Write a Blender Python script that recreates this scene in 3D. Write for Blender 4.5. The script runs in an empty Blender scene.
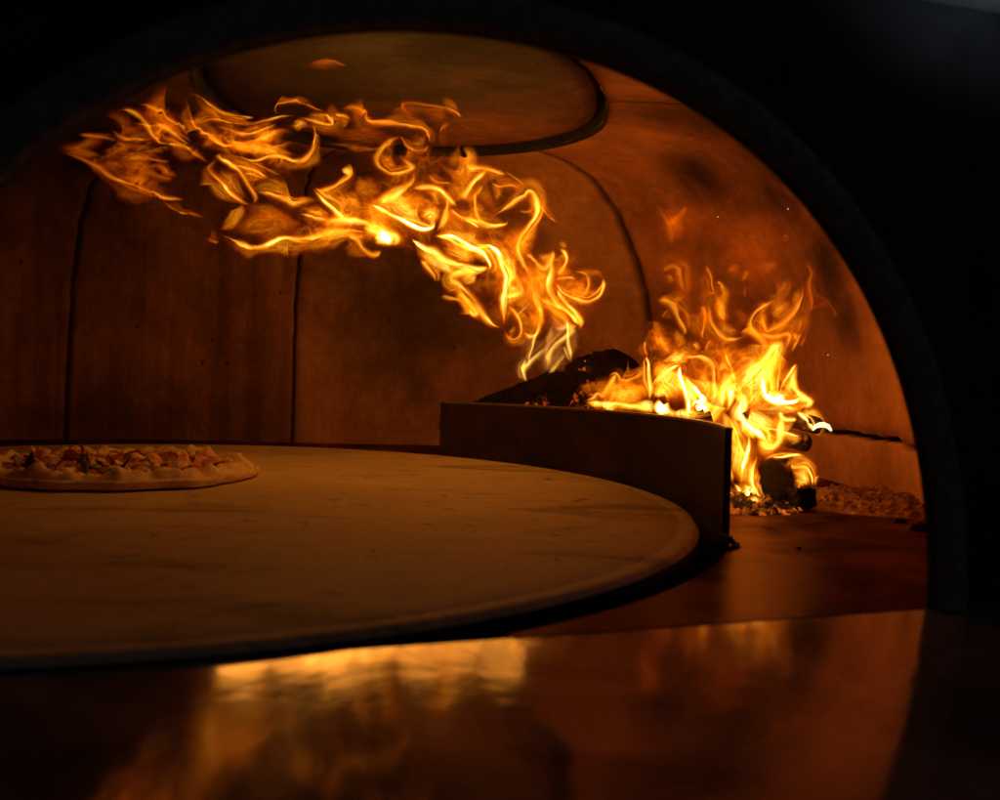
import bpy, bmesh, math, random
from mathutils import Vector, Matrix, noise as mnoise

random.seed(7)
C = bpy.context.scene.collection
PI = math.pi

# ------------------------------------------------------------------ camera frame helpers
FPX = 1011.0
CAMZ = 0.1644
ROLL = 0.029
SR, CR = math.sin(ROLL), math.cos(ROLL)


def ray(px, py):
    dx, dy = px - 500, py - 400
    x = CR * dx + SR * dy
    y = -SR * dx + CR * dy
    return x / FPX, -(y + 45.3) / FPX


def at(px, py, D):
    u, v = ray(px, py)
    return Vector((u * D, D, CAMZ + v * D))


def onz(px, py, z):
    u, v = ray(px, py)
    D = (z - CAMZ) / v
    return Vector((u * D, D, z))


def fbm(p, oct=4):
    return mnoise.fractal(Vector(p), 0.9, 2.0, oct, noise_basis='PERLIN_ORIGINAL')


def lerp(a, b, t):
    return a + (b - a) * t


def interp(x, tab):
    if x <= tab[0][0]:
        return tab[0][1]
    for (x0, y0), (x1, y1) in zip(tab, tab[1:]):
        if x <= x1:
            t = (x - x0) / (x1 - x0)
            return lerp(y0, y1, t)
    return tab[-1][1]


def smooth_interp(x, tab):
    return (interp(x - 6, tab) + interp(x - 3, tab) + interp(x, tab) + interp(x + 3, tab) + interp(x + 6, tab)) / 5


# ------------------------------------------------------------------ object helpers
def tag(o, label=None, cat=None, group=None, kind=None):
    if label: o['label'] = label
    if cat: o['category'] = cat
    if group: o['group'] = group
    if kind: o['kind'] = kind
    return o


def empty(name, loc=(0, 0, 0), rz=0):
    o = bpy.data.objects.new(name, None)
    C.objects.link(o)
    o.location = loc
    o.rotation_euler = (0, 0, rz)
    o.empty_display_size = 0.02
    return o


def obj(name, bm, m, parent=None, smooth=True):
    me = bpy.data.meshes.new(name)
    bm.normal_update()
    bm.to_mesh(me)
    bm.free()
    if smooth:
        for p in me.polygons:
            p.use_smooth = True
    o = bpy.data.objects.new(name, me)
    if m: me.materials.append(m)
    C.objects.link(o)
    if parent is not None:
        o.parent = parent
        o.matrix_parent_inverse = Matrix.Identity(4)
    return o


def grid_faces(bm, rows, close=False):
    for a, b in zip(rows, rows[1:]):
        n = len(a)
        for i in range(n if close else n - 1):
            j = (i + 1) % n
            bm.faces.new((a[i], a[j], b[j], b[i]))


# ------------------------------------------------------------------ materials
def new_mat(name):
    m = bpy.data.materials.new(name)
    m.use_nodes = True
    nt = m.node_tree
    nt.nodes.clear()
    out = nt.nodes.new('ShaderNodeOutputMaterial')
    return m, nt, out


class NB:
    """small node builder"""
    def __init__(self, nt):
        self.nt = nt

    def n(self, t, **kw):
        nd = self.nt.nodes.new(t)
        for k, v in kw.items():
            if k in nd.inputs:
                nd.inputs[k].default_value = v
            else:
                setattr(nd, k, v)
        return nd

    def l(self, a, b):
        self.nt.links.new(a, b)

    def coord(self, scale=(1, 1, 1)):
        tc = self.n('ShaderNodeTexCoord')
        mp = self.n('ShaderNodeMapping')
        mp.inputs['Scale'].default_value = scale
        self.l(tc.outputs['Object'], mp.inputs['Vector'])
        return mp.outputs['Vector']

    def noise(self, vec, scale, detail=5, rough=0.6, dist=0.0):
        nd = self.n('ShaderNodeTexNoise')
        nd.inputs['Scale'].default_value = scale
        nd.inputs['Detail'].default_value = detail
        nd.inputs['Roughness'].default_value = rough
        nd.inputs['Distortion'].default_value = dist
        self.l(vec, nd.inputs['Vector'])
        return nd.outputs['Fac']

    def ramp(self, fac, stops):
        r = self.n('ShaderNodeValToRGB')
        els = r.color_ramp.elements
        while len(els) < len(stops):
            els.new(0.5)
        for e, (p, c) in zip(els, stops):
            e.position = p
            e.color = c if len(c) == 4 else (*c, 1)
        self.l(fac, r.inputs['Fac'])
        return r.outputs['Color']

    def mix(self, fac, a, b, mode='MIX'):
        m = self.n('ShaderNodeMix')
        m.data_type = 'RGBA'
        m.blend_type = mode
        for s, v in ((m.inputs[0], fac), (m.inputs[6], a), (m.inputs[7], b)):
            if hasattr(v, 'links'):
                self.l(v, s)
            elif isinstance(v, (int, float)):
                s.default_value = v
            else:
                s.default_value = v if len(v) == 4 else (*v, 1)
        return m.outputs[2]

    def math(self, op, a, b=None, clamp=False):
        m = self.n('ShaderNodeMath')
        m.operation = op
        m.use_clamp = clamp
        for s, v in ((m.inputs[0], a), (m.inputs[1], b)):
            if v is None: continue
            if hasattr(v, 'links'):
                self.l(v, s)
            else:
                s.default_value = v
        return m.outputs[0]

    def bump(self, h, strength=0.3, dist=0.01, normal=None):
        b = self.n('ShaderNodeBump')
        b.inputs['Strength'].default_value = strength
        b.inputs['Distance'].default_value = dist
        self.l(h, b.inputs['Height'])
        if normal is not None:
            self.l(normal, b.inputs['Normal'])
        return b.outputs['Normal']

    def principled(self, out, color, rough, metallic=0.0, normal=None, spec=0.5):
        p = self.n('ShaderNodeBsdfPrincipled')
        for s, v in ((p.inputs['Base Color'], color), (p.inputs['Roughness'], rough), (p.inputs['Metallic'], metallic)):
            if hasattr(v, 'links'):
                self.l(v, s)
            elif isinstance(v, (int, float)):
                s.default_value = v
            else:
                s.default_value = v if len(v) == 4 else (*v, 1)
        p.inputs['Specular IOR Level'].default_value = spec
        if normal is not None:
            self.l(normal, p.inputs['Normal'])
        self.l(p.outputs[0], out.inputs['Surface'])
        return p


def simple(name, c1, c2, scale, rough=0.7, metallic=0.0, bump=0.3, bdist=0.002, spec=0.4):
    m, nt, out = new_mat(name)
    b = NB(nt)
    v = b.coord()
    f = b.noise(v, scale, 6, 0.65)
    col = b.ramp(f, [(0.3, c1), (0.7, c2)])
    f2 = b.noise(v, scale * 3, 5, 0.7)
    b.principled(out, col, rough, metallic, b.bump(f2, bump, bdist), spec)
    return m


def refractory(name, base, dark, streak=0.0, soot_and_shade=(), rough=0.8, pits=True):
    """cast fire clay: mottled, pitted, stained by smoke; soot = (x,y,z,radius) patches"""
    m, nt, out = new_mat(name)
    b = NB(nt)
    v = b.coord()
    big = b.noise(v, 5.0, 6, 0.62, 0.4)
    col = b.ramp(big, [(0.28, dark), (0.62, base), (0.85, tuple(min(1, x * 1.2) for x in base))])
    fine = b.noise(v, 60, 5, 0.7)
    col = b.mix(0.45, col, b.ramp(fine, [(0.3, (0.45, 0.42, 0.4)), (0.7, (1.15, 1.1, 1.05))]), 'MULTIPLY')
    height = fine
    if streak:
        vs = b.coord((26, 26, 1.3))
        st = b.noise(vs, 1.0, 5, 0.6, 0.2)
        col = b.mix(streak, col, b.ramp(st, [(0.35, (0.35, 0.3, 0.28)), (0.62, (1.1, 1.08, 1.05))]), 'MULTIPLY')
        height = b.math('ADD', height, b.math('MULTIPLY', st, 0.9))
    if pits:
        vo = b.n('ShaderNodeTexVoronoi')
        vo.inputs['Scale'].default_value = 34
        vo.inputs['Randomness'].default_value = 1.0
        b.l(b.coord((1, 1, 0.6)), vo.inputs['Vector'])
        gate = b.noise(v, 9.0, 3, 0.6)
        pit = b.math('LESS_THAN', vo.outputs['Distance'], b.math('MULTIPLY', b.math('SUBTRACT', gate, 0.5), 0.75))
        col = b.mix(b.math('MULTIPLY', pit, 0.8), col, (0.02, 0.014, 0.01))
        height = b.math('SUBTRACT', height, b.math('MULTIPLY', pit, 1.3))
    geo = b.n('ShaderNodeNewGeometry')
    for (x, y, z, r, amt) in soot_and_shade:
        d = b.n('ShaderNodeVectorMath')
        d.operation = 'DISTANCE'
        b.l(geo.outputs['Position'], d.inputs[0])
        d.inputs[1].default_value = (x, y, z)
        dd = b.math('ADD', d.outputs['Value'], b.math('MULTIPLY', b.math('SUBTRACT', b.noise(v, 11, 6, 0.65, 0.5), 0.5), r * 1.1))
        mr = b.n('ShaderNodeMapRange')
        mr.interpolation_type = 'SMOOTHSTEP'
        b.l(dd, mr.inputs['Value'])
        mr.inputs['From Min'].default_value = 0.0
        mr.inputs['From Max'].default_value = r * 1.5
        mr.inputs['To Min'].default_value = amt
        mr.inputs['To Max'].default_value = 0.0
        col = b.mix(mr.outputs[0], col, (0.012, 0.008, 0.006))
    at_ = b.n('ShaderNodeAttribute')
    at_.attribute_name = 'joint'
    col = b.mix(at_.outputs['Fac'], col, (0.012, 0.008, 0.006))
    n1 = b.bump(big, 0.5, 0.02)
    mid = b.noise(v, 22, 6, 0.7, 0.6)
    col = b.mix(0.3, col, b.ramp(mid, [(0.3, (0.42, 0.36, 0.33)), (0.5, (1, 1, 1)), (0.72, (1.25, 1.2, 1.15))]), 'MULTIPLY')
    n1 = b.bump(mid, 0.35, 0.007, n1)
    nrm = b.bump(height, 0.5, 0.004, n1)
    b.principled(out, col, b.ramp(big, [(0.3, (rough,) * 3), (0.7, (rough - 0.25,) * 3)]), 0.0, nrm, 0.15)
    return m


# flame: hot gas glows and lets the light behind it through; the hotter, the yellower
def flame_mat():
    m, nt, out = new_mat('burning_gas')
    b = NB(nt)

    def attr(n):
        a = b.n('ShaderNodeAttribute')
        a.attribute_name = n
        return a
    heat, soft, tint, flow = attr('fire_heat').outputs['Fac'], attr('fire_soft').outputs['Fac'], attr('fire_tint').outputs['Fac'], attr('gas_flow').outputs['Vector']
    nz = b.noise(flow, 1.0, 4, 0.55, 0.7)
    rid = b.math('SUBTRACT', 1.0, b.math('ABSOLUTE', b.math('MULTIPLY', b.math('SUBTRACT', nz, 0.5), 6.0)), True)
    rid = b.math('POWER', rid, 2.2)
    msoft = b.math('ADD', 0.6, b.math('MULTIPLY', rid, 0.85))
    # soft = 2: thin veils wrinkled into a net of bright folds
    net = b.math('ADD', 0.4, b.math('MULTIPLY', b.math('POWER', rid, 1.5), 1.8))
    k2 = b.math('SUBTRACT', soft, 1.0, True)
    msoft = b.math('ADD', b.math('MULTIPLY', msoft, b.math('SUBTRACT', 1.0, k2)), b.math('MULTIPLY', net, k2))
    soft = b.math('MINIMUM', soft, 1.0)
    mr = b.n('ShaderNodeMapRange')
    b.l(nz, mr.inputs['Value'])
    mr.inputs['From Min'].default_value = 0.3
    mr.inputs['From Max'].default_value = 0.7
    mr.inputs['To Min'].default_value = 0.45
    mr.inputs['To Max'].default_value = 1.45
    mod = b.math('ADD', b.math('MULTIPLY', soft, msoft), b.math('MULTIPLY', b.math('SUBTRACT', 1.0, soft), mr.outputs[0]))
    h = b.math('MULTIPLY', heat, mod)
    cc = b.n('ShaderNodeCombineColor')
    b.l(b.math('MULTIPLY', h, 1.05), cc.inputs[0])
    g1 = b.math('MULTIPLY', b.math('POWER', h, 1.45), 0.42)
    b1 = b.math('MULTIPLY', b.math('POWER', h, 2.8), 0.026)
    b.l(b.math('ADD', g1, b.math('MULTIPLY', b.math('MULTIPLY', h, tint), 0.22)), cc.inputs[1])
    b.l(b.math('ADD', b1, b.math('MULTIPLY', b.math('MULTIPLY', h, tint), 0.055)), cc.inputs[2])
    em = b.n('ShaderNodeEmission')
    b.l(cc.outputs[0], em.inputs['Color'])
    tr = b.n('ShaderNodeBsdfTransparent')
    ad = b.n('ShaderNodeAddShader')
    b.l(em.outputs[0], ad.inputs[0])
    b.l(tr.outputs[0], ad.inputs[1])
    b.l(ad.outputs[0], out.inputs['Surface'])
    m.cycles.emission_sampling = 'NONE'
    return m


def ember_mat(name, glow, thr=(0.5, 0.66), base=(0.03, 0.022, 0.018), hot=(1.0, 0.16, 0.012), scale=40):
    m, nt, out = new_mat(name)
    b = NB(nt)
    v = b.coord()
    n1 = b.noise(v, scale, 5, 0.65, 0.5)
    n2 = b.noise(v, scale * 0.3, 3, 0.6)
    f = b.ramp(b.math('ADD', b.math('MULTIPLY', n1, 0.6), b.math('MULTIPLY', n2, 0.4)), [(thr[0], (0, 0, 0)), (thr[1], (1, 1, 1))])
    p = b.principled(out, b.ramp(n1, [(0.3, base), (0.8, tuple(x * 4 for x in base))]), 0.85, 0, b.bump(n1, 0.8, 0.006), 0.12)
    p.inputs['Emission Color'].default_value = (*hot, 1)
    b.l(b.math('MULTIPLY', f, glow), p.inputs['Emission Strength'])
    return m


M = {}
M['dome_l'] = refractory('fire_clay_streaked', (0.38, 0.18, 0.09), (0.14, 0.065, 0.033), streak=0.7, soot_and_shade=[(-0.75, 1.7, 0.48, 0.22, 0.7), (-0.62, 1.35, 0.5, 0.4, 0.97)])  # dark patches put shade into the clay's colour high on the left
M['dome_b'] = refractory('fire_clay_smooth', (0.58, 0.29, 0.125), (0.32, 0.15, 0.065), streak=0.2, soot_and_shade=[(-0.14, 1.84, 0.27, 0.26, 0.9), (-0.3, 1.75, 0.47, 0.2, 0.75)], rough=0.72)  # back wall patches paint in the shade below and behind the flame
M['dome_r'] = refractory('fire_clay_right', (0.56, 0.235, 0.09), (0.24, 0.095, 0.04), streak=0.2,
                         soot_and_shade=[(*at(745, 140, 1.32), 0.13, 0.85), (*at(670, 95, 1.35), 0.08, 0.7), (*at(705, 165, 1.55), 0.085, 0.92), (*at(760, 205, 1.45), 0.07, 0.9), (*at(812, 265, 1.4), 0.07, 0.9), (*at(832, 325, 1.4), 0.06, 0.9), (*at(645, 330, 1.8), 0.07, 0.6)], rough=0.72)
M['plug'] = refractory('fire_clay_ceiling', (0.24, 0.094, 0.035), (0.06, 0.024, 0.01), soot_and_shade=[(-0.15, 1.05, 0.5, 0.5, 1.0), (-0.38, 1.35, 0.5, 0.3, 0.95)], pits=False)
M['block'] = refractory('fire_brick_course', (0.74, 0.34, 0.15), (0.4, 0.17, 0.075), rough=0.65, pits=False)
M['black'] = simple('black_steel', (0.02, 0.02, 0.021), (0.045, 0.043, 0.044), 20, 0.85, 0, 0.25, 0.001, 0.12)
M['gasket'] = simple('black_rope_gasket', (0.12, 0.12, 0.12), (0.48, 0.47, 0.46), 140, 0.9, 0, 1.0, 0.004, 0.25)
M['hood'] = simple('brushed_grey_steel', (0.2, 0.21, 0.22), (0.3, 0.31, 0.32), 30, 0.5, 0.6, 0.1, 0.001, 0.4)
M['flame'] = flame_mat()
M['ember'] = ember_mat('glowing_embers', 1.3, (0.48, 0.66))
M['ember_dull'] = ember_mat('dull_red_embers', 0.9, (0.5, 0.68), (0.012, 0.006, 0.004), (1, .11, .008), 120)
M['char'] = ember_mat('charred_wood', 1.0, (0.63, 0.75), (0.006, 0.003, 0.002), (1, .14, .01), 60)
M['charhot'] = ember_mat('charred_wood_glowing', 0.9, (0.56, 0.74), (0.018, 0.011, 0.008), (1, .13, .01), 70)


def stone_mat():
    m, nt, out = new_mat('baking_stone')
    b = NB(nt)
    v = b.coord()
    big = b.noise(v, 4.5, 6, 0.6, 0.3)
    col = b.ramp(big, [(0.3, (0.58, 0.42, 0.24)), (0.7, (0.8, 0.62, 0.39))])
    fine = b.noise(v, 160, 4, 0.75)
    col = b.mix(0.5, col, b.ramp(fine, [(0.32, (0.5, 0.47, 0.42)), (0.68, (1.15, 1.12, 1.08))]), 'MULTIPLY')
    # flour and scorch marks dragged along the turning direction
    stx = b.noise(b.coord((7, 34, 7)), 1.0, 6, 0.68, 0.8)
    col = b.mix(0.55, col, b.ramp(stx, [(0.27, (0.28, 0.22, 0.17)), (0.42, (0.95, 0.93, 0.9)), (0.75, (1.12, 1.1, 1.08))]), 'MULTIPLY')
    spots = b.noise(v, 26, 4, 0.7, 0.6)
    col = b.mix(b.ramp(spots, [(0.6, (0, 0, 0)), (0.72, (0.75, 0.75, 0.75))]), col, (0.09, 0.055, 0.03))
    scorch = b.noise(b.coord((3.2, 9, 3)), 1.0, 6, 0.7, 1.0)
    col = b.mix(b.ramp(scorch, [(0.53, (0, 0, 0)), (0.68, (0.75, 0.75, 0.75))]), col, (0.14, 0.075, 0.04))
    h = b.math('ADD', fine, b.math('MULTIPLY', stx, 0.6))
    b.principled(out, col, b.ramp(big, [(0.3, (0.62,) * 3), (0.7, (0.78,) * 3)]), 0, b.bump(h, 0.35, 0.0015), 0.35)
    return m


def hearth_mat():
    m, nt, out = new_mat('hearth_floor')
    b = NB(nt)
    v = b.coord()
    big = b.noise(v, 9, 6, 0.6, 0.8)
    col = b.ramp(big, [(0.3, (0.03, 0.009, 0.003)), (0.5, (0.08, 0.026, 0.008)), (0.66, (0.17, 0.062, 0.021))])
    fine = b.noise(v, 120, 4, 0.7)
    col = b.mix(0.4, col, b.ramp(fine, [(0.3, (0.4, 0.38, 0.36)), (0.7, (1.1, 1.1, 1.1))]), 'MULTIPLY')
    spots = b.noise(v, 30, 3, 0.6)
    col = b.mix(b.ramp(spots, [(0.66, (0, 0, 0)), (0.7, (0.9, 0.9, 0.9))]), col, (0.015, 0.01, 0.008))
    nrm = b.bump(fine, 0.25, 0.001)
    df = b.n('ShaderNodeBsdfDiffuse')
    b.l(col, df.inputs['Color'])
    b.l(nrm, df.inputs['Normal'])
    gl = b.n('ShaderNodeBsdfGlossy')          # orange put into the gloss so the fire's reflection reads orange
    gl.inputs['Color'].default_value = (0.5, 0.24, 0.1, 1)
    b.l(b.ramp(big, [(0.35, (0.26,) * 3), (0.65, (0.42,) * 3)]), gl.inputs['Roughness'])
    b.l(nrm, gl.inputs['Normal'])
    mx = b.n('ShaderNodeMixShader')
    b.l(b.math('MULTIPLY', big, 0.22), mx.inputs[0])
    b.l(df.outputs[0], mx.inputs[1])
    b.l(gl.outputs[0], mx.inputs[2])
    b.l(mx.outputs[0], out.inputs['Surface'])
    return m


def counter_mat():
    m, nt, out = new_mat('polished_sill')
    b = NB(nt)
    v = b.coord()
    big = b.noise(v, 7, 5, 0.6, 1.2)
    fine = b.noise(b.coord((20, 90, 20)), 1, 5, 0.7)
    col = b.ramp(big, [(0.3, (0.1, 0.07, 0.05)), (0.7, (0.4, 0.29, 0.19))])
    rg = b.math('ADD', b.math('MULTIPLY', big, 0.10), b.math('MULTIPLY', fine, 0.05))
    p = b.principled(out, col, b.math('ADD', rg, 0.012), 0.35, b.bump(big, 0.05, 0.01), 0.5)
    p.inputs['IOR'].default_value = 2.3
    return m


def guard_mat():
    m, nt, out = new_mat('heat_stained_steel')
    b = NB(nt)
    v = b.coord()
    big = b.noise(v, 9, 6, 0.62, 0.5)
    col = b.ramp(big, [(0.3, (0.03, 0.017, 0.013)), (0.7, (0.085, 0.042, 0.028))])
    drip = b.noise(b.coord((40, 40, 3)), 1, 4, 0.6)
    col = b.mix(0.25, col, b.ramp(drip, [(0.35, (0.4, 0.36, 0.34)), (0.65, (1.2, 1.1, 1.0))]), 'MULTIPLY')
    stain = b.noise(v, 22, 6, 0.7, 0.8)
    col = b.mix(0.7, col, b.ramp(stain, [(0.35, (0.3, 0.28, 0.28)), (0.7, (1.3, 1.15, 1.0))]), 'MULTIPLY')
    b.principled(out, col, b.ramp(big, [(0.3, (0.5,) * 3), (0.7, (0.68,) * 3)]), 0.25, b.bump(big, 0.2, 0.004), 0.4)
    return m


M['stone'] = stone_mat()
M['hearth'] = hearth_mat()
M['counter'] = counter_mat()
M['guard'] = guard_mat()
M['guard_edge'] = simple('bare_steel_edge', (0.22, 0.15, 0.1), (0.4, 0.28, 0.2), 60, 0.45, 0.7, 0.2, 0.001)
M['rim'] = simple('black_iron_rim_and_gap', (0.01, 0.009, 0.009), (0.02, 0.018, 0.017), 40, 0.8, 0, 0.2, 0.001, 0.15)

# ------------------------------------------------------------------ layout constants
FZ = -0.0065                       # fixed hearth floor; the turning stone's top is z = 0
DC = Vector((-0.39, 1.105, 0))    # centre of the turning stone
RD = 0.6
A0 = onz(933, 608, FZ)
B0 = onz(0, 676, FZ)
FD = (B0 - A0).normalized()       # along the oven front, to the left
FN = Vector((FD.y, -FD.x, 0))     # out of the oven, to the viewer
if FN.y > 0: FN = -FN


def front(s, z, out=0.0):
    p = A0 + FD * s + FN * out
    return Vector((p.x, p.y, z))


# ------------------------------------------------------------------ hearth floor with the round well of the turning stone
bm = bmesh.new()
NH = 220
HR = 0.629
inner, outer, low, open_ = [], [], [], []
for i in range(NH):
    a = 2 * PI * i / NH
    dx, dy = math.cos(a), math.sin(a)
    den = dx * FN.x + dy * FN.y
    dist = 1.5
    if den > 1e-4:
        dist = (A0 - DC).dot(FN) / den
        dist = dist - 0.002
    r = max(HR + 0.003, min(1.5, dist))
    open_.append(dist < HR + 0.003)
    inner.append(bm.verts.new((DC.x + HR * dx, DC.y + HR * dy, FZ)))
    outer.append(bm.verts.new((DC.x + r * dx, DC.y + r * dy, FZ)))
    low.append(bm.verts.new((DC.x + HR * dx, DC.y + HR * dy, FZ - 0.06)))
for i in range(NH):
    j = (i + 1) % NH
    if open_[i] or open_[j]: continue      # the stone reaches over the sill here
    bm.faces.new((low[i], low[j], inner[j], inner[i]))
    bm.faces.new((inner[i], inner[j], outer[j], outer[i]))
bm.faces.new(low)
for fc in bm.faces:
    if min(v.co.z for v in fc.verts) < FZ - 0.01: fc.material_index = 1  # well painted black for the shadow gap round the stone
floor = obj('hearth_floor', bm, M['hearth'], smooth=False)
floor.data.materials.append(M['rim'])
tag(floor, kind='structure')

# ------------------------------------------------------------------ turning stone
t = empty('turning_stone', (DC.x, DC.y, 0))
tag(t, 'large round tan baking stone filling most of the oven floor', 'baking stone')
bm = bmesh.new()
prof = [(0.0, 0.0), (0.15, 0), (0.3, 0), (0.45, 0), (0.55, 0), (0.578, 0), (0.581, -0.0012), (0.584, 0.0), (0.594, 0), (0.598, -0.0015), (0.6, -0.005)]
NS = 240
rows = []
for r, z in prof[1:]:
    rows.append([bm.verts.new((r * math.cos(2 * PI * i / NS), r * math.sin(2 * PI * i / NS), z)) for i in range(NS)])
bm.faces.new(rows[0])
grid_faces(bm, rows, True)
bmesh.ops.recalc_face_normals(bm, faces=bm.faces)
obj('stone_disc', bm, M['stone'], t)
bm = bmesh.new()
rows = []
for r, z in [(0.5995, -0.006), (0.601, -0.0075), (0.601, -0.026), (0.58, -0.03)]:
    rows.append([bm.verts.new((r * math.cos(2 * PI * i / NS), r * math.sin(2 * PI * i / NS), z)) for i in range(NS)])
grid_faces(bm, rows, True)
bmesh.ops.recalc_face_normals(bm, faces=bm.faces)
obj('rim_band', bm, M['rim'], t)

# ------------------------------------------------------------------ dome of cast fire clay panels
DX = Vector((-0.135, 1.40, 0))
RC, ZC = 0.255, 0.5
RHO = [(-60, .80), (-45, .74), (-25, .69), (0, .635), (25, .62), (47, .62), (70, .52), (90, .46), (105, .46), (120, .50), (135, .60), (149, .73),
       (160, .85), (172, .95), (185, .98), (200, .98), (215, .95), (240, .93), (256, .80), (270, .72), (290, .69), (300, .70), (308, .76)]
PEX = [(-60, 2.5), (40, 2.5), (60, 2.6), (100, 4.0), (125, 6.0), (308, 6.0)]


def rcap(a):
    sa = math.sin(a)
    return RC if sa >= 0 else RC / math.sqrt(math.cos(a) ** 2 + (sa / 1.7) ** 2)


def dome(th, k, push=0.0):
    """th in degrees, k = 0 at the floor .. 1 at the plug"""
    rho = smooth_interp(th, RHO) + push
    p = interp(th, PEX)
    # arc parameter: even spacing along the superellipse
    ang = k * PI / 2
    ca, sa = max(0.0, math.cos(ang)), max(0.0, math.sin(ang))
    e = 2.0 / p
    rc = rcap(math.radians(th)) + 0.012
    r = rc + (rho - rc) * (ca ** e if ca > 1e-6 else 0)
    z = -0.016 + (ZC - 0.006 + 0.016 + push * 0.6) * (sa ** e if sa > 1e-6 else 0)
    a = math.radians(th)
    return Vector((DX.x + r * math.cos(a), DX.y + r * math.sin(a), z))


def kz(th, z):
    """k at which the panel reaches the height z"""
    lo, hi = 0.0, 1.0
    for _ in range(30):
        m_ = (lo + hi) / 2
        if dome(th, m_).z < z: lo = m_
        else: hi = m_
    return lo


T70, T295, T655, TR = 148.7, 118.6, 47.5, -20.0
dm = empty('oven_dome', (0, 0, 0))
tag(dm, 'low brown fire clay dome with cracked joints over the baking stone', 'oven dome')


def seam_wob(th0, k):
    return (0.35 if th0 > 130 else 0.8) * (0.55 * fbm((th0 * 0.37, k * 9.0, 1.3), 3) + 0.25 * fbm((th0, k * 40, 4.0), 2))


def panel(t0, t1, mat, name='dome_panel', k0=None, k1=None, nk=70, step=0.8, j0=1.0, j1=1.0):
    """grid between two meridian joints; its borders sink outward into the joint"""
    bm = bmesh.new()
    lay = bm.verts.layers.float.new('joint')
    n = max(8, int((t1 - t0) / step))
    fr = [0, 0.012, 0.026] + [0.026 + (1 - 0.052) * i / n for i in range(1, n)] + [1 - 0.026, 1 - 0.012, 1]
    w = t1 - t0
    fr = [0, 0.16 * j0 / w, 0.45 * j0 / w] + [0.45 * j0 / w + (1 - 0.45 * (j0 + j1) / w) * i / n for i in range(1, n)] + [1 - 0.45 * j1 / w, 1 - 0.16 * j1 / w, 1]
    rows = []
    for j in range(nk + 1):
        row = []
        for i, fx in enumerate(fr):
            th = lerp(t0, t1, fx)
            edge = min(i, len(fr) - 1 - i)
            f = j / nk
            ka = 0.0 if k0 is None else kz(th, k0 + 0.006 * fbm((th * 0.2, 3, 0), 3) + 0.004 * fbm((th * 0.9, 7, 0), 2))
            kb = 1.0 if k1 is None else kz(th, k1 + 0.006 * fbm((th * 0.2, 3, 0), 3) + 0.004 * fbm((th * 0.9, 7, 0), 2) - 0.006)
            if k0 is not None and j < 2: f = (0, 0.004)[j]
            if k1 is not None and j > nk - 2: f = (1, 0.985)[nk - j]
            k = lerp(ka, kb, f)
            wob0, wob1 = [seam_wob(t, k) + (4.0 * max(0, k) ** 4 if t == T655 else 0) for t in (t0, t1)]
            th += lerp(wob0, wob1, fx)
            push = 0.006 * fbm((th * 0.05, k * 3, 2.0), 4)
            jt = 0.0
            if edge == 0: push += 0.02; jt = 1.0
            elif edge == 1: push += 0.004; jt = 0.55
            if k0 is not None and j == 0: push += 0.02; jt = 1.0
            if k1 is not None and j == nk: push += 0.02; jt = 1.0
            v = bm.verts.new(dome(th, k, push))
            v[lay] = jt
            row.append(v)
        rows.append(row)
    grid_faces(bm, rows)
    o = obj(name, bm, mat, dm)
    return o


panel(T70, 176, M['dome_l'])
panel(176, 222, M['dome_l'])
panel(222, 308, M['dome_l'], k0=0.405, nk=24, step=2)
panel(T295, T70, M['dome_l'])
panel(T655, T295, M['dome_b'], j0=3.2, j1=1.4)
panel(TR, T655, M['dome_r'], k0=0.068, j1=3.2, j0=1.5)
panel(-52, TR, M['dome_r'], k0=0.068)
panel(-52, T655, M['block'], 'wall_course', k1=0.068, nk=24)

bm = bmesh.new()
rows = []
for i in range(31):
    rows.append([bm.verts.new(dome(th, i / 30, 0.034)) for th in range(-52, 224, 4)])
grid_faces(bm, rows)
obj('joint_backing', bm, M['black'], dm)  # added black shell; keeps outside light from showing through the joints

# ceiling plug with the dark joint round it
bm = bmesh.new()
rows = []
for r, z in [(0.05, ZC), (0.12, ZC), (0.19, ZC), (0.235, ZC), (0.254, ZC + 0.001), (RC - 0.001, ZC + 0.004), (RC, ZC + 0.012), (RC, ZC + 0.05), (RC + 0.05, ZC + 0.06)]:
    rows.append([bm.verts.new((DX.x + r * rcap(a) / RC * (1 + 0.006 * fbm((math.cos(a) * 3, math.sin(a) * 3, r), 3)) * math.cos(a), DX.y + r * rcap(a) / RC * math.sin(a), z))
                 for a in [2 * PI * i / 160 for i in range(160)]])
bm.faces.new(rows[0])
grid_faces(bm, rows, True)
bmesh.ops.recalc_face_normals(bm, faces=bm.faces)
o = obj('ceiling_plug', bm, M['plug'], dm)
o['label'] = 'flat round slab set in the top of the dome'
bm = bmesh.new()
rows = [[bm.verts.new((DX.x + (r - RC + rcap(a)) * math.cos(a), DX.y + (r - RC + rcap(a)) * math.sin(a), z)) for a in [2 * PI * i / 120 for i in range(120)]]
        for r, z in [(RC + 0.016, ZC - 0.012), (RC + 0.0115, ZC - 0.005), (RC + 0.013, ZC + 0.06)]]
grid_faces(bm, rows, True)
obj('plug_joint', bm, M['rim'], dm)

# ------------------------------------------------------------------ oven front with the arched mouth
fr_ = empty('oven_facade', A0)
tag(fr_, 'black oven front with wide arched mouth', 'oven front')
AC, AA, AB = 0.345, 0.345, 0.3595


def arch(u, off=0.0):
    """u 0..1 from right foot over the top to the left foot"""
    a = PI * u
    ca, sa = math.cos(a), math.sin(a)
    e = 2 / 2.12
    s = AC - (AA + off) * math.copysign(abs(ca) ** e, ca)
    z = FZ + (AB + off) * abs(sa) ** e
    return s, z


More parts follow.
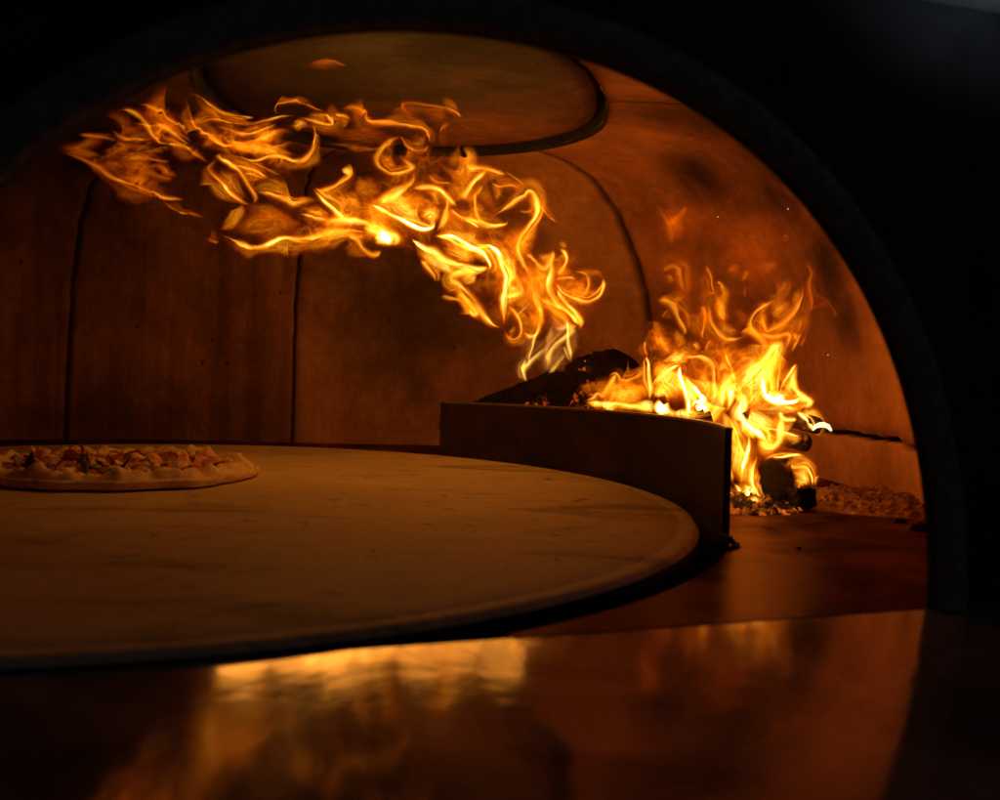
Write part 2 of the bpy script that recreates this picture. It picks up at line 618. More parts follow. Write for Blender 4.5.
NA = 120
bm = bmesh.new()
rows = [[], [], [], []]
for i in range(NA + 1):
    s, z = arch(i / NA)
    rows[0].append(bm.verts.new(front(s, z, -0.006) - A0))
    rows[1].append(bm.verts.new(front(s, z, 0.0) - A0))
    s2, z2 = arch(i / NA, 0.03)
    rows[2].append(bm.verts.new(front(s2, z2, 0.0) - A0))
    a = PI * i / NA
    ca, sa = math.cos(a), math.sin(a)
    k = 1.2 / max(abs(ca), sa)
    rows[3].append(bm.verts.new(front(AC - k * ca, FZ + k * sa, 0.0) - A0))
for r in rows:      # feet run down below the sill
    for e_ in (r[0], r[-1]):
        pass
grid_faces(bm, rows)
for e_ in (0, -1):
    lowv = [bm.verts.new(r[e_].co + Vector((0, 0, -0.2))) for r in rows]
    for (a, b_), (c, d) in zip(zip([r[e_] for r in rows], [r[e_] for r in rows][1:]), zip(lowv, lowv[1:])):
        bm.faces.new((a, b_, d, c))
bmesh.ops.recalc_face_normals(bm, faces=bm.faces)
obj('front_plate', bm, M['black'], fr_, smooth=False)
bm = bmesh.new()
rows = []
for j in range(9):
    b_ = PI * j / 8
    row = []
    for i in range(NA + 1):
        s, z = arch(i / NA, 0.0125 - 0.0125 * math.cos(b_) + 0.001)
        row.append(bm.verts.new(front(s, z, 0.001 + 0.011 * math.sin(b_) * (1 + 0.1 * fbm((i * 0.9, j, 0), 2))) - A0))
    rows.append(row)
grid_faces(bm, rows)
bmesh.ops.recalc_face_normals(bm, faces=bm.faces)
obj('mouth_gasket', bm, M['gasket'], fr_)

# hood lip, top corner
bm = bmesh.new()
pa, pb, pc = at(760, -26, 0.66), at(900, -6, 0.70), at(1120, 36, 0.77)
rows = []
for i in range(25):
    t_ = i / 24
    c = (pa * (1 - t_) ** 2 + pb * 2 * t_ * (1 - t_) + pc * t_ ** 2)
    row = []
    for j in range(11):
        b_ = -PI / 2 * j / 10
        row.append(bm.verts.new(c + FN * (0.03 * math.cos(b_)) + Vector((0, 0, 0.03 + 0.03 * math.sin(b_)))))
    row.insert(0, bm.verts.new(c + FN * 0.03 + Vector((0, 0, 0.25))))
    rows.append(row)
grid_faces(bm, rows)
hood = obj('hood', bm, M['hood'])
tag(hood, 'grey steel hood edge above the black oven front', 'hood')

# ------------------------------------------------------------------ polished sill before the mouth
bm = bmesh.new()
SL = math.tan(math.radians(3.3))
prof = [(-0.0085, -0.03), (-0.008, -0.0012), (-0.0074, 0.0074 * SL), (0.0, 0.0), (0.02, -0.02 * SL), (0.2, -0.2 * SL), (0.9, -0.9 * SL), (0.91, -0.2)]
rows = []
for i in range(13):
    s = -1.0 + 2.6 * i / 12
    rows.append([bm.verts.new(front(s, FZ - 0.001 + h, o_ + 0.005) - Vector((0, 0, 0))) for o_, h in prof])
grid_faces(bm, rows)
bmesh.ops.recalc_face_normals(bm, faces=bm.faces)
sill = obj('counter', bm, M['counter'], smooth=False)
tag(sill, kind='structure')

# ------------------------------------------------------------------ curved steel guard between stone and fire
g = empty('fire_guard', (DC.x, DC.y, 0))
tag(g, 'dark curved steel guard standing between baking stone and fire', 'fire guard')


def circ_hit(px, R, py=450):
    u, _ = ray(px, py)
    lo, hi = 0.9, 2.2
    best = None
    for i in range(2000):
        Y = 2.0 - i * 0.0006
        r = math.hypot(u * Y - DC.x, Y - DC.y)
        if r < R:
            return math.atan2(Y - DC.y, u * Y - DC.x)
    return 0


GA1 = circ_hit(440, 0.604, 430)
GA0 = math.radians(-9.0)
NG = 70
bm = bmesh.new()
rows = [[], [], [], []]
edge = []
for i in range(NG + 1):
    f = i / NG
    a = lerp(GA0, GA1, f)
    R = lerp(0.624, 0.604, min(1, f * 1.3))
    zt = lerp(0.0985, 0.0868, f)
    zb = -0.05
    R2 = R + 0.006
    for row, rr, zz in zip(rows, (R, R, R2, R2), (zb, zt - 0.003, zt - 0.003, zb)):
        row.append(bm.verts.new((rr * math.cos(a), rr * math.sin(a), zz)))
    edge.append((a, R, R2, zt))
grid_faces(bm, rows + [rows[0]])
for e_ in (0, -1):
    bm.faces.new([r[e_] for r in rows])
bmesh.ops.recalc_face_normals(bm, faces=bm.faces)
o = obj('plate', bm, M['guard'], g, smooth=False)
bm = bmesh.new()
rows = [[], [], [], []]
for a, R, R2, zt in edge:
    for row, rr, zz in zip(rows, (R - 0.0006, R - 0.0006, R2 + 0.0006, R2 + 0.0006), (zt - 0.0031, zt, zt, zt - 0.0031)):
        row.append(bm.verts.new((rr * math.cos(a), rr * math.sin(a), zz)))
grid_faces(bm, rows + [rows[0]])
for e_ in (0, -1):
    bm.faces.new([r[e_] for r in rows])
bmesh.ops.recalc_face_normals(bm, faces=bm.faces)
obj('top_edge', bm, M['guard_edge'], g, smooth=False)
bm = bmesh.new()   # folded end flange
a = GA0 - 0.004
for dr in (0,):
    c = [Vector(((0.6225 + x) * math.cos(a + y), (0.6225 + x) * math.sin(a + y), z)) for x, y, z in
         [(0, 0, FZ), (0.006, 0, FZ), (0.006, -0.005, FZ), (0, -0.005, FZ), (0, 0, 0.0975), (0.006, 0, 0.0975), (0.006, -0.005, 0.0975), (0, -0.005, 0.0975)]]
    vs = [bm.verts.new(p) for p in c]
    for q in ((0, 1, 2, 3), (4, 5, 6, 7), (0, 1, 5, 4), (1, 2, 6, 5), (2, 3, 7, 6), (3, 0, 4, 7)):
        bm.faces.new([vs[k] for k in q])
bmesh.ops.recalc_face_normals(bm, faces=bm.faces)
obj('end_flange', bm, M['guard'], g, smooth=False)


# ------------------------------------------------------------------ firewood
def log_mesh(p0, p1, r0, r1, seed, n=48, m=40, lump=0.18, square=0.0, dome_end=0.0):
    bm = bmesh.new()
    ax = (p1 - p0)
    L = ax.length
    ax.normalize()
    up = Vector((0, 0, 1)) if abs(ax.z) < 0.9 else Vector((1, 0, 0))
    u = ax.cross(up).normalized()
    v = u.cross(ax).normalized()
    rows = []
    for i in range(n + 1):
        f = i / n
        c = p0 + ax * (L * f) + u * (0.1 * r0 * fbm((f * 3, seed, 0), 2)) + v * (0.1 * r0 * fbm((f * 3, seed, 5), 2))
        R = lerp(r0, r1, f)
        if dome_end and f > 1 - dome_end:
            R *= max(0.12, math.sqrt(max(0, 1 - ((f - 1 + dome_end) / dome_end) ** 2)))
        row = []
        for j in range(m):
            a = 2 * PI * j / m
            q = 1.0
            if square:
                q = lerp(1.0, 1.0 / max(abs(math.cos(a)), abs(math.sin(a))) * 0.85, square)
            # char checks: rings and long cracks
            d = 1 - 0.10 * max(0.0, 1 - 7 * abs(fbm((math.cos(a) * 2.2 + seed, math.sin(a) * 2.2, f * L * 30), 2))) + lump * fbm((math.cos(a) * 1.5 + seed, math.sin(a) * 1.5, f * L * 40), 3) + 0.07 * fbm((math.cos(a) * 6, math.sin(a) * 6 + seed, f * L * 90), 2)
            row.append(bm.verts.new(c + (u * math.cos(a) + v * math.sin(a)) * R * q * d))
        rows.append(row)
    grid_faces(bm, rows, True)
    for k, row, s in ((0, rows[0], -1), (1, rows[-1], 1)):
        c = sum((x.co for x in row), Vector()) / m
        R = (r0, r1 * (0.1 if dome_end else 1))[k]
        ins = [bm.verts.new(c + (x.co - c) * 0.86 + ax * s * R * 0.10) for x in row]
        ins2 = [bm.verts.new(c + (x.co - c) * 0.45 + ax * s * R * (0.12 + 0.06 * random.random())) for x in row]
        grid_faces(bm, [row, ins, ins2], True)
        bm.faces.new(ins2)
    bmesh.ops.recalc_face_normals(bm, faces=bm.faces)
    return bm


def log(p0, p1, r0, r1, seed, label, mat='char', **kw):
    o = obj('firewood_log', log_mesh(p0, p1, r0, r1, seed, **kw), M[mat])
    tag(o, label, 'log', 'burning logs behind the guard')
    return o


# big leaning log behind the guard
log(at(450, 436, 1.73), at(646, 380, 1.63), 0.040, 0.076, 3.1, 'big charred log sloping up from behind the guard, its rounded end right', n=60, m=48, lump=0.05, square=0.15, dome_end=0.22)
# stack at the open end of the guard
log(at(735, 424, 1.36), at(806, 443, 1.24), 0.0125, 0.0105, 5.2, 'charred log lying across, its dark cut end beside the flame', 'charhot', lump=0.12)
lg = log(at(748, 404, 1.34), at(817, 427, 1.235), 0.012, 0.010, 6.4, 'charred log on top of the pile with a white hot end', 'charhot', lump=0.12)
log(at(738, 420, 1.40), at(790, 418, 1.33), 0.011, 0.011, 7.7, 'short brown log lying under the topmost log', 'charhot', lump=0.12)
log(at(779, 531, 1.19), at(773, 466, 1.25), 0.026, 0.021, 8.8, 'thick black log standing upright in the embers', 'char', square=0.75, lump=0.08)
log(at(770, 500, 1.30), at(807, 497, 1.165), 0.014, 0.0125, 9.3, 'black square ended log pointing out of the fire', 'char', square=0.8)
log(at(728, 470, 1.34), at(760, 486, 1.25), 0.010, 0.012, 10.1, 'thin glowing log low in the flames beside the guard end', 'charhot')
# white hot rind round the topmost log's end
m, nt, out = new_mat('white_hot_rind')
b = NB(nt)
em = b.n('ShaderNodeEmission')
em.inputs['Color'].default_value = (1, 0.78, 0.42, 1)
em.inputs['Strength'].default_value = 1.6
b.l(em.outputs[0], out.inputs['Surface'])
M['white_hot'] = m
bm = bmesh.new()
pts = [at(x, y, 1.222) for x, y in [(813, 429.5), (815, 426.5), (819, 425), (824, 424.7), (828.5, 426.5), (831, 430)]]
rows = []
for i, p in enumerate(pts):
    r = 0.0032 * (0.45, 0.8, 1, 1, 0.9, 0.5)[i]
    rows.append([bm.verts.new(p + Vector((r * math.cos(a) * 0.9, r * 0.5 * math.sin(2 * a), r * math.sin(a)))) for a in [2 * PI * k / 8 for k in range(8)]])
grid_faces(bm, rows, True)
for r in (rows[0], rows[-1]): bm.faces.new(r)
bmesh.ops.recalc_face_normals(bm, faces=bm.faces)
obj('glowing_rind', bm, M['white_hot'], lg)


# ------------------------------------------------------------------ embers and ash
def heap(name, cx, cy, rx, ry, h, seed, mat, label, rough=1.0, n=150, z0=FZ, ang=0, holes=0.0):
    bm = bmesh.new()
    rows = []
    for i in range(n + 1):
        row = []
        for j in range(n + 1):
            x, y = -1 + 2 * i / n, -1 + 2 * j / n
            r = math.hypot(x, y)
            env = max(0.0, 1 - r ** 2.2)
            X, Y = x * rx, y * ry
            ca, sa = math.cos(ang), math.sin(ang)
            wx, wy = cx + X * ca - Y * sa, cy + X * sa + Y * ca
            d = mnoise.voronoi(Vector((wx * 95, wy * 95, seed)))[0][0]
            z = h * env ** 0.7 * (0.7 + 0.7 * fbm((wx * 14, wy * 14, seed), 4))
            z += rough * env ** 0.35 * (0.007 * (0.75 - d) + 0.006 * fbm((wx * 110, wy * 110, seed), 4))
            row.append(bm.verts.new((wx, wy, z0 - 0.0015 + z - (0.01 if env <= 0 else 0))))
        rows.append(row)
    grid_faces(bm, rows)
    bmesh.ops.delete(bm, geom=[v for v in bm.verts if math.hypot(v.co.x - DC.x, v.co.y - DC.y) < 0.642], context='VERTS')
    o = obj(name, bm, mat, smooth=False)
    tag(o, label, kind='stuff')
    return o


M['ash'] = ember_mat('ash_and_crumbs', 0.9, (0.6, 0.7), (0.12, 0.055, 0.02), (1, .2, .012), 55)
heap('ash_bed', 0.43, 1.255, 0.17, 0.10, 0.017, 4.0, M['ash'], 'crumbled ash and bark on the hearth beside the logs', 0.95, ang=-0.55)
heap('embers', 0.29, 1.20, 0.07, 0.075, 0.012, 9.0, M['ember'], 'glowing embers on the hearth at the guard end', 1.4, n=120)
heap('ember_mound', 0.13, 1.63, 0.24, 0.11, 0.128, 2.0, M['ember_dull'], 'mound of red embers under the big charred log', 0.9, ang=-0.7)

# loose charcoal pieces
char_spots = [(725, 543, 0.011, 'jagged black charcoal piece at the foot of the guard end'), (799, 548, 0.0022, 'tiny black crumb alone on the bare hearth'),
              (920, 528, 0.008, 'dark charcoal lump in the ash by the mouth edge'), (902, 521, 0.006, 'small charcoal lump among the ash')]
for px, py, r, lab in char_spots:
    p = onz(px, py, FZ + r * 0.3)
    bm = bmesh.new()
    bmesh.ops.create_icosphere(bm, subdivisions=3, radius=r)
    sd = random.random() * 50
    for v in bm.verts:
        n_ = v.co.normalized()
        v.co *= 1 + 0.8 * fbm((n_.x * 1.6 + sd, n_.y * 1.6, n_.z * 1.6), 3)
        v.co.z *= 0.55
    o = obj('charcoal_piece', bm, M['char'], smooth=False)
    o.location = p
    tag(o, lab, 'charcoal')

# ------------------------------------------------------------------ pizza
PZ = Vector((-0.474, 1.272, 0.0008))
PR = 0.168
pz = empty('pizza', PZ)
tag(pz, 'pizza with puffy crust and mixed toppings baking on the stone', 'pizza')


def food(name, c1, c2, scale, rough, spec=0.5, bump=0.5, c3=None):
    m, nt, out = new_mat(name)
    b = NB(nt)
    v = b.coord()
    f = b.noise(v, scale, 5, 0.65, 0.4)
    stops = [(0.32, c1), (0.58, c2)]
    if c3: stops.append((0.74, c3))
    p = b.principled(out, b.ramp(f, stops), rough, 0, b.bump(b.noise(v, scale * 3, 4, 0.6), bump, 0.003), spec)
    return m


M['dough'] = food('baked_dough', (0.6, 0.34, 0.13), (0.92, 0.7, 0.42), 26, 0.7, 0.3)
M['topping'] = food('sauce_and_cheese', (0.36, 0.055, 0.02), (0.52, 0.16, 0.05), 55, 0.35, 0.6, 0.6, (0.72, 0.5, 0.22))
M['cheese'] = food('melted_cheese', (0.7, 0.36, 0.1), (0.9, 0.62, 0.26), 70, 0.35, 0.6)
M['ham'] = food('cooked_ham', (0.55, 0.14, 0.07), (0.78, 0.34, 0.2), 40, 0.45)
M['mush'] = food('mushroom', (0.1, 0.06, 0.03), (0.36, 0.24, 0.13), 45, 0.6)
M['onion'] = food('red_onion', (0.25, 0.05, 0.06), (0.5, 0.24, 0.18), 50, 0.35)
M['herb'] = food('wilted_herb', (0.02, 0.02, 0.008), (0.05, 0.06, 0.015), 60, 0.5)


def pz_h(x, y):
    r = math.hypot(x, y)
    a = math.atan2(y, x)
    f = r / PR
    crust = math.exp(-((f - 0.89) / 0.085) ** 2)
    bub = 0.5 + 0.9 * fbm((math.cos(a) * 4, math.sin(a) * 4, 1.7), 3) + 0.5 * fbm((math.cos(a) * 11, math.sin(a) * 11, 3.7), 2)
    inner_ = 0.010 + 0.006 * fbm((x * 40, y * 40, 2), 3) + 0.004 * fbm((x * 120, y * 120, 2), 2)
    return inner_ * max(0, min(1, (1.0 - f) * 8)) + crust * (0.006 + 0.0075 * bub)


bm = bmesh.new()
rows, top = [], []
fs = [0.02, 0.12, 0.22, 0.32, 0.42, 0.5, 0.58, 0.64, 0.7, 0.74, 0.78, 0.81, 0.84, 0.87, 0.9, 0.93, 0.955, 0.975, 0.99, 1.0, 1.004, 1.0, 0.985, 0.96]
NP = 200
for k, f in enumerate(fs):
    row = []
    for i in range(NP):
        a = 2 * PI * i / NP
        w = 1 + 0.045 * fbm((math.cos(a) * 2, math.sin(a) * 2, 9), 3) + 0.02 * fbm((math.cos(a) * 8, math.sin(a) * 8, 5), 2)
        x, y = f * PR * math.cos(a), f * PR * math.sin(a)
        z = pz_h(x, y)
        if k >= 18: z = max(0.0012, (0.012, 0.0085, 0.006, 0.0025, 0.0008, 0.0)[k - 18])
        row.append(bm.verts.new((x * w, y * w, z)))
    rows.append(row)
bm.faces.new(rows[0])
grid_faces(bm, rows, True)
bmesh.ops.recalc_face_normals(bm, faces=bm.faces)
obj('crust', bm, M['dough'], pz)
bm = bmesh.new()
rows = []
for f in [0.02 + 0.80 * k / 22 for k in range(23)]:
    rows.append([bm.verts.new((f * PR * math.cos(a), f * PR * math.sin(a), pz_h(f * PR * math.cos(a), f * PR * math.sin(a)) + 0.0022 * (1 if f < 0.79 else -0.5)
                               + 0.002 * fbm((f * 9 * math.cos(a), f * 9 * math.sin(a), 4), 2)))
                 for a in [2 * PI * i / 120 for i in range(120)]])
bm.faces.new(rows[0])
grid_faces(bm, rows, True)
bmesh.ops.recalc_face_normals(bm, faces=bm.faces)
obj('sauce_layer', bm, M['topping'], pz)


def topping(name, mat, x, y, size, thick, tilt, curl, rz, seed, squash=0.7):
    """an irregular bent slice"""
    bm = bmesh.new()
    bmesh.ops.create_icosphere(bm, subdivisions=3, radius=1)
    for v in bm.verts:
        c = v.co
        d = 1 + 0.35 * fbm((c.x * 1.4 + seed, c.y * 1.4, c.z), 3)
        px_, py_ = c.x * size * d, c.y * size * squash * d
        pz_ = c.z * thick * (1 + 0.4 * fbm((c.x * 3 + seed, c.y * 3, 1), 2)) + curl * (px_ * px_) / size + 0.15 * size * fbm((px_ * 90 + seed, py_ * 90, 0), 2)
        v.co = (px_, py_, pz_)
    R_ = Matrix.Rotation(rz, 3, 'Z') @ Matrix.Rotation(tilt, 3, 'Y')
    bmesh.ops.rotate(bm, cent=(0, 0, 0), matrix=R_, verts=bm.verts)
    lo_ = min(v.co.z for v in bm.verts)
    bmesh.ops.translate(bm, vec=(x, y, pz_h(x, y) - lo_ * 0.6 + 0.001), verts=bm.verts)
    return obj(name, bm, M[mat], pz)


rnd = random.Random(11)
for i in range(84):
    a, r = rnd.random() * 2 * PI, PR * 0.78 * math.sqrt(rnd.random())
    x, y = r * math.cos(a), r * math.sin(a)
    kind = rnd.choice(['ham_slice', 'cheese_lump', 'cheese_lump', 'mushroom_slice', 'ham_slice', 'cheese_lump'])
    if kind == 'ham_slice':
        topping(kind, 'ham', x, y, rnd.uniform(0.013, 0.021), 0.002, rnd.uniform(-0.4, 0.4), rnd.uniform(-0.5, 0.7), rnd.random() * 6, i * 3.1)
    elif kind == 'cheese_lump':
        topping(kind, 'cheese', x, y, rnd.uniform(0.006, 0.014), rnd.uniform(0.003, 0.0065), rnd.uniform(-0.2, 0.2), -0.2, rnd.random() * 6, i * 3.1)
    else:
        topping(kind, 'mush', x, y, rnd.uniform(0.009, 0.014), 0.0026, rnd.uniform(-0.5, 0.5), rnd.uniform(-0.3, 0.6), rnd.random() * 6, i * 3.1, 0.6)
topping('onion_petal', 'onion', -0.035, -0.035, 0.02, 0.0022, -1.15, 0.7, 0.4, 3.3, 0.6)
topping('onion_petal', 'onion', -0.022, -0.06, 0.017, 0.0022, -0.5, 0.8, 1.9, 8.3, 0.6)
topping('onion_petal', 'onion', 0.05, -0.02, 0.016, 0.002, -0.4, 0.6, 2.9, 12.3, 0.6)
topping('herb_leaf', 'herb', -0.08, -0.085, 0.016, 0.0012, -0.7, 0.4, 0.9, 5.3, 0.45)
topping('herb_leaf', 'herb', 0.025, -0.085, 0.02, 0.0012, -0.35, 0.5, 0.2, 15.3, 0.4)
topping('herb_leaf', 'herb', -0.01, -0.09, 0.015, 0.0012, -0.5, 0.5, 2.2, 25.3, 0.45)

# ------------------------------------------------------------------ flames
# heat, tint of the gas
RED, ORG, YEL, HOT, PALE = (0.72, 0), (1.05, 0), (1.5, 0), (2.5, 0), (1.0, 1.0)


def crom(P, step):
    """smooth curve through the points"""
    out = []
    Q = [P[0] + (P[0] - P[1])] + P + [P[-1] + (P[-1] - P[-2])]
    for i in range(1, len(Q) - 2):
        p0, p1, p2, p3 = Q[i - 1:i + 3]
        n = max(2, int((p2 - p1).length / step))
        for k in range(n):
            t = k / n
            out.append(0.5 * ((2 * p1) + (p2 - p0) * t + (2 * p0 - 5 * p1 + 4 * p2 - p3) * t * t + (3 * p1 - p0 - 3 * p2 + p3) * t ** 3))
    out.append(P[-1].copy())
    return out


class Tongue:
    """sheets of burning gas, gathered into one mesh; each sheet bends and twists in depth"""
    def __init__(self):
        self.bm = bmesh.new()
        L = self.bm.verts.layers
        L.float.new('fire_heat'); L.float.new('fire_soft'); L.float.new('fire_tint'); L.float_vector.new('gas_flow')
        self.lh, self.ls, self.lt, self.fl = L.float['fire_heat'], L.float['fire_soft'], L.float['fire_tint'], L.float_vector['gas_flow']

    def strand(self, pts, w, col, depth, soft=False, gain=1.0, rest=False):
        """a traced fold with the fainter gas that trails from it"""
        rs = random.Random(int(sum(x * 3.1 + y * 7.7 for x, y in pts) * 10 + w * 100))
        if soft:
            self.sheet(pts, w, col, depth, 1, gain * 0.8, rs, 1.35)
            if w > 8:
                self.sheet([(x + rs.uniform(-.25, .25) * w, y + rs.uniform(-.25, .25) * w) for x, y in pts], w * 0.75, col, depth, 1, gain * 0.4, rs, 1.35)
            return
        sd = rs.choice((-1, 1))
        self.sheet(pts, w, col, depth, 0, gain * 0.82, rs, 1.2, bias=-0.4 * sd)
        # veil on the fading side
        self.sheet([(x, y) for x, y in pts], w * 2.5, (col[0] * 0.62, col[1] * 0.6), depth, 0.8, gain * (0.4 if not col[1] else 0.2), rs, 1.9, bias=-0.6 * sd)
        if len(pts) > 3:
            k = rs.uniform(0.8, 1.9)
            off = []
            for i, (x, y) in enumerate(pts):
                x0, y0 = pts[max(0, i - 1)]
                x1, y1 = pts[min(len(pts) - 1, i + 1)]
                n = math.hypot(x1 - x0, y1 - y0) or 1
                m = k * w * sd * math.sin(PI * (i + 0.5) / len(pts)) * rs.uniform(0.6, 1.3)
                off.append((x - (y1 - y0) / n * m, y + (x1 - x0) / n * m))
            i0 = rs.randint(0, max(0, len(off) // 2 - 1))
            self.sheet(off[i0:], w * 0.6, (col[0] * 0.8, col[1]), depth, 0, gain * 0.34, rs, 1.5)

    def sheet(self, pts, w, col, depth, soft, gain, rs, wide, bias=None):
        if len(pts) < 2: return
        d0 = rs.uniform(-0.03, 0.03)
        ph = rs.random() * 60
        P = []
        for k, (x, y) in enumerate(pts):
            P.append(at(x, y, depth(x, y) + d0 + 0.03 * fbm((k * 0.7, ph, 0), 2)))
        pxm = P[0].y / FPX            # metres per image pixel at that distance
        S = crom(P, 2.2 * pxm)
        n = len(S)
        tw0 = rs.uniform(-0.5, 0.5)
        bias = rs.choice((-1, 1)) * 0.4 if bias is None else bias
        NT = 13
        tp0, tp1 = (0.42, 0.42) if soft else (rs.uniform(0.14, 0.3), rs.uniform(0.14, 0.3))
        rows = []
        L = 0.0
        for i, c in enumerate(S):
            if i: L += (S[i] - S[i - 1]).length
            f = i / max(1, n - 1)
            tan = (S[min(n - 1, i + 1)] - S[max(0, i - 1)])
            tan.normalize()
            view = Vector((0, 1, 0))
            side = tan.cross(view)
            if side.length < 1e-4: side = Vector((1, 0, 0))
            side.normalize()
            tw = tw0 + 0.5 * fbm((L * 9, ph, 3), 2)
            lat = side.copy()
            side = side * math.cos(tw) + view * math.sin(tw)
            nrm = side.cross(tan)
            e = max(0.0, min(1.0, f / tp0, (1 - f) / tp1))
            e = e * e * (3 - 2 * e)
            W = wide * w * pxm * (0.12 + 0.88 * e ** 0.7) * max(0.4, 1 + 0.75 * fbm((L * 22, ph, 8), 2)) / max(0.6, math.cos(tw))
            e *= max(0.5, 1 + 0.7 * fbm((L * 16, ph, 17), 2))
            c = c + lat * (0.9 * pxm * fbm((L * 38, ph, 11), 2))
            row = []
            for j in range(NT):
                tt = -1 + 2 * j / (NT - 1)
                if soft >= 1:
                    g = (1 - tt * tt) ** 2
                else:
                    x_ = tt - bias
                    g = math.exp(-(x_ / (0.27 if x_ * bias > 0 else 0.6)) ** 2) * (1 - tt ** 4)
                g *= e * gain
                # gas thins towards its edges; heat follows
                v = self.bm.verts.new(c + side * (tt * W) + nrm * (0.35 * W * (tt * tt)))
                v[self.lh] = col[0] * g
                v[self.ls] = soft
                v[self.lt] = col[1]
                v[self.fl] = (L * (30 if soft else 20) + ph, tt * W / pxm * (0.045 if soft > 1 else 0.14) + ph, ph)
                row.append(v)
            rows.append(row)
        grid_faces(self.bm, rows)

    def done(self, parent):
        return obj('flame_tongue', self.bm, M['flame'], parent)


DM = [(40, 0.84), (120, 0.92), (200, 1.10), (300, 1.36), (400, 1.48), (480, 1.53), (545, 1.6), (610, 1.62)]
DF = [(585, 1.56), (620, 1.50), (650, 1.44), (690, 1.35), (720, 1.28), (760, 1.24), (830, 1.22)]


def d_main(x, y):
    v = ray(x, y)[1]              # keep under the dome
    return min(interp(x, DM), 0.295 / v if v > 0.05 else 9)

def d_fire(x, y): return interp(x, DF) + (0.03 if y < 340 else 0)
def d_low(x, y): return 1.205 + (x - 720) * 0.0002


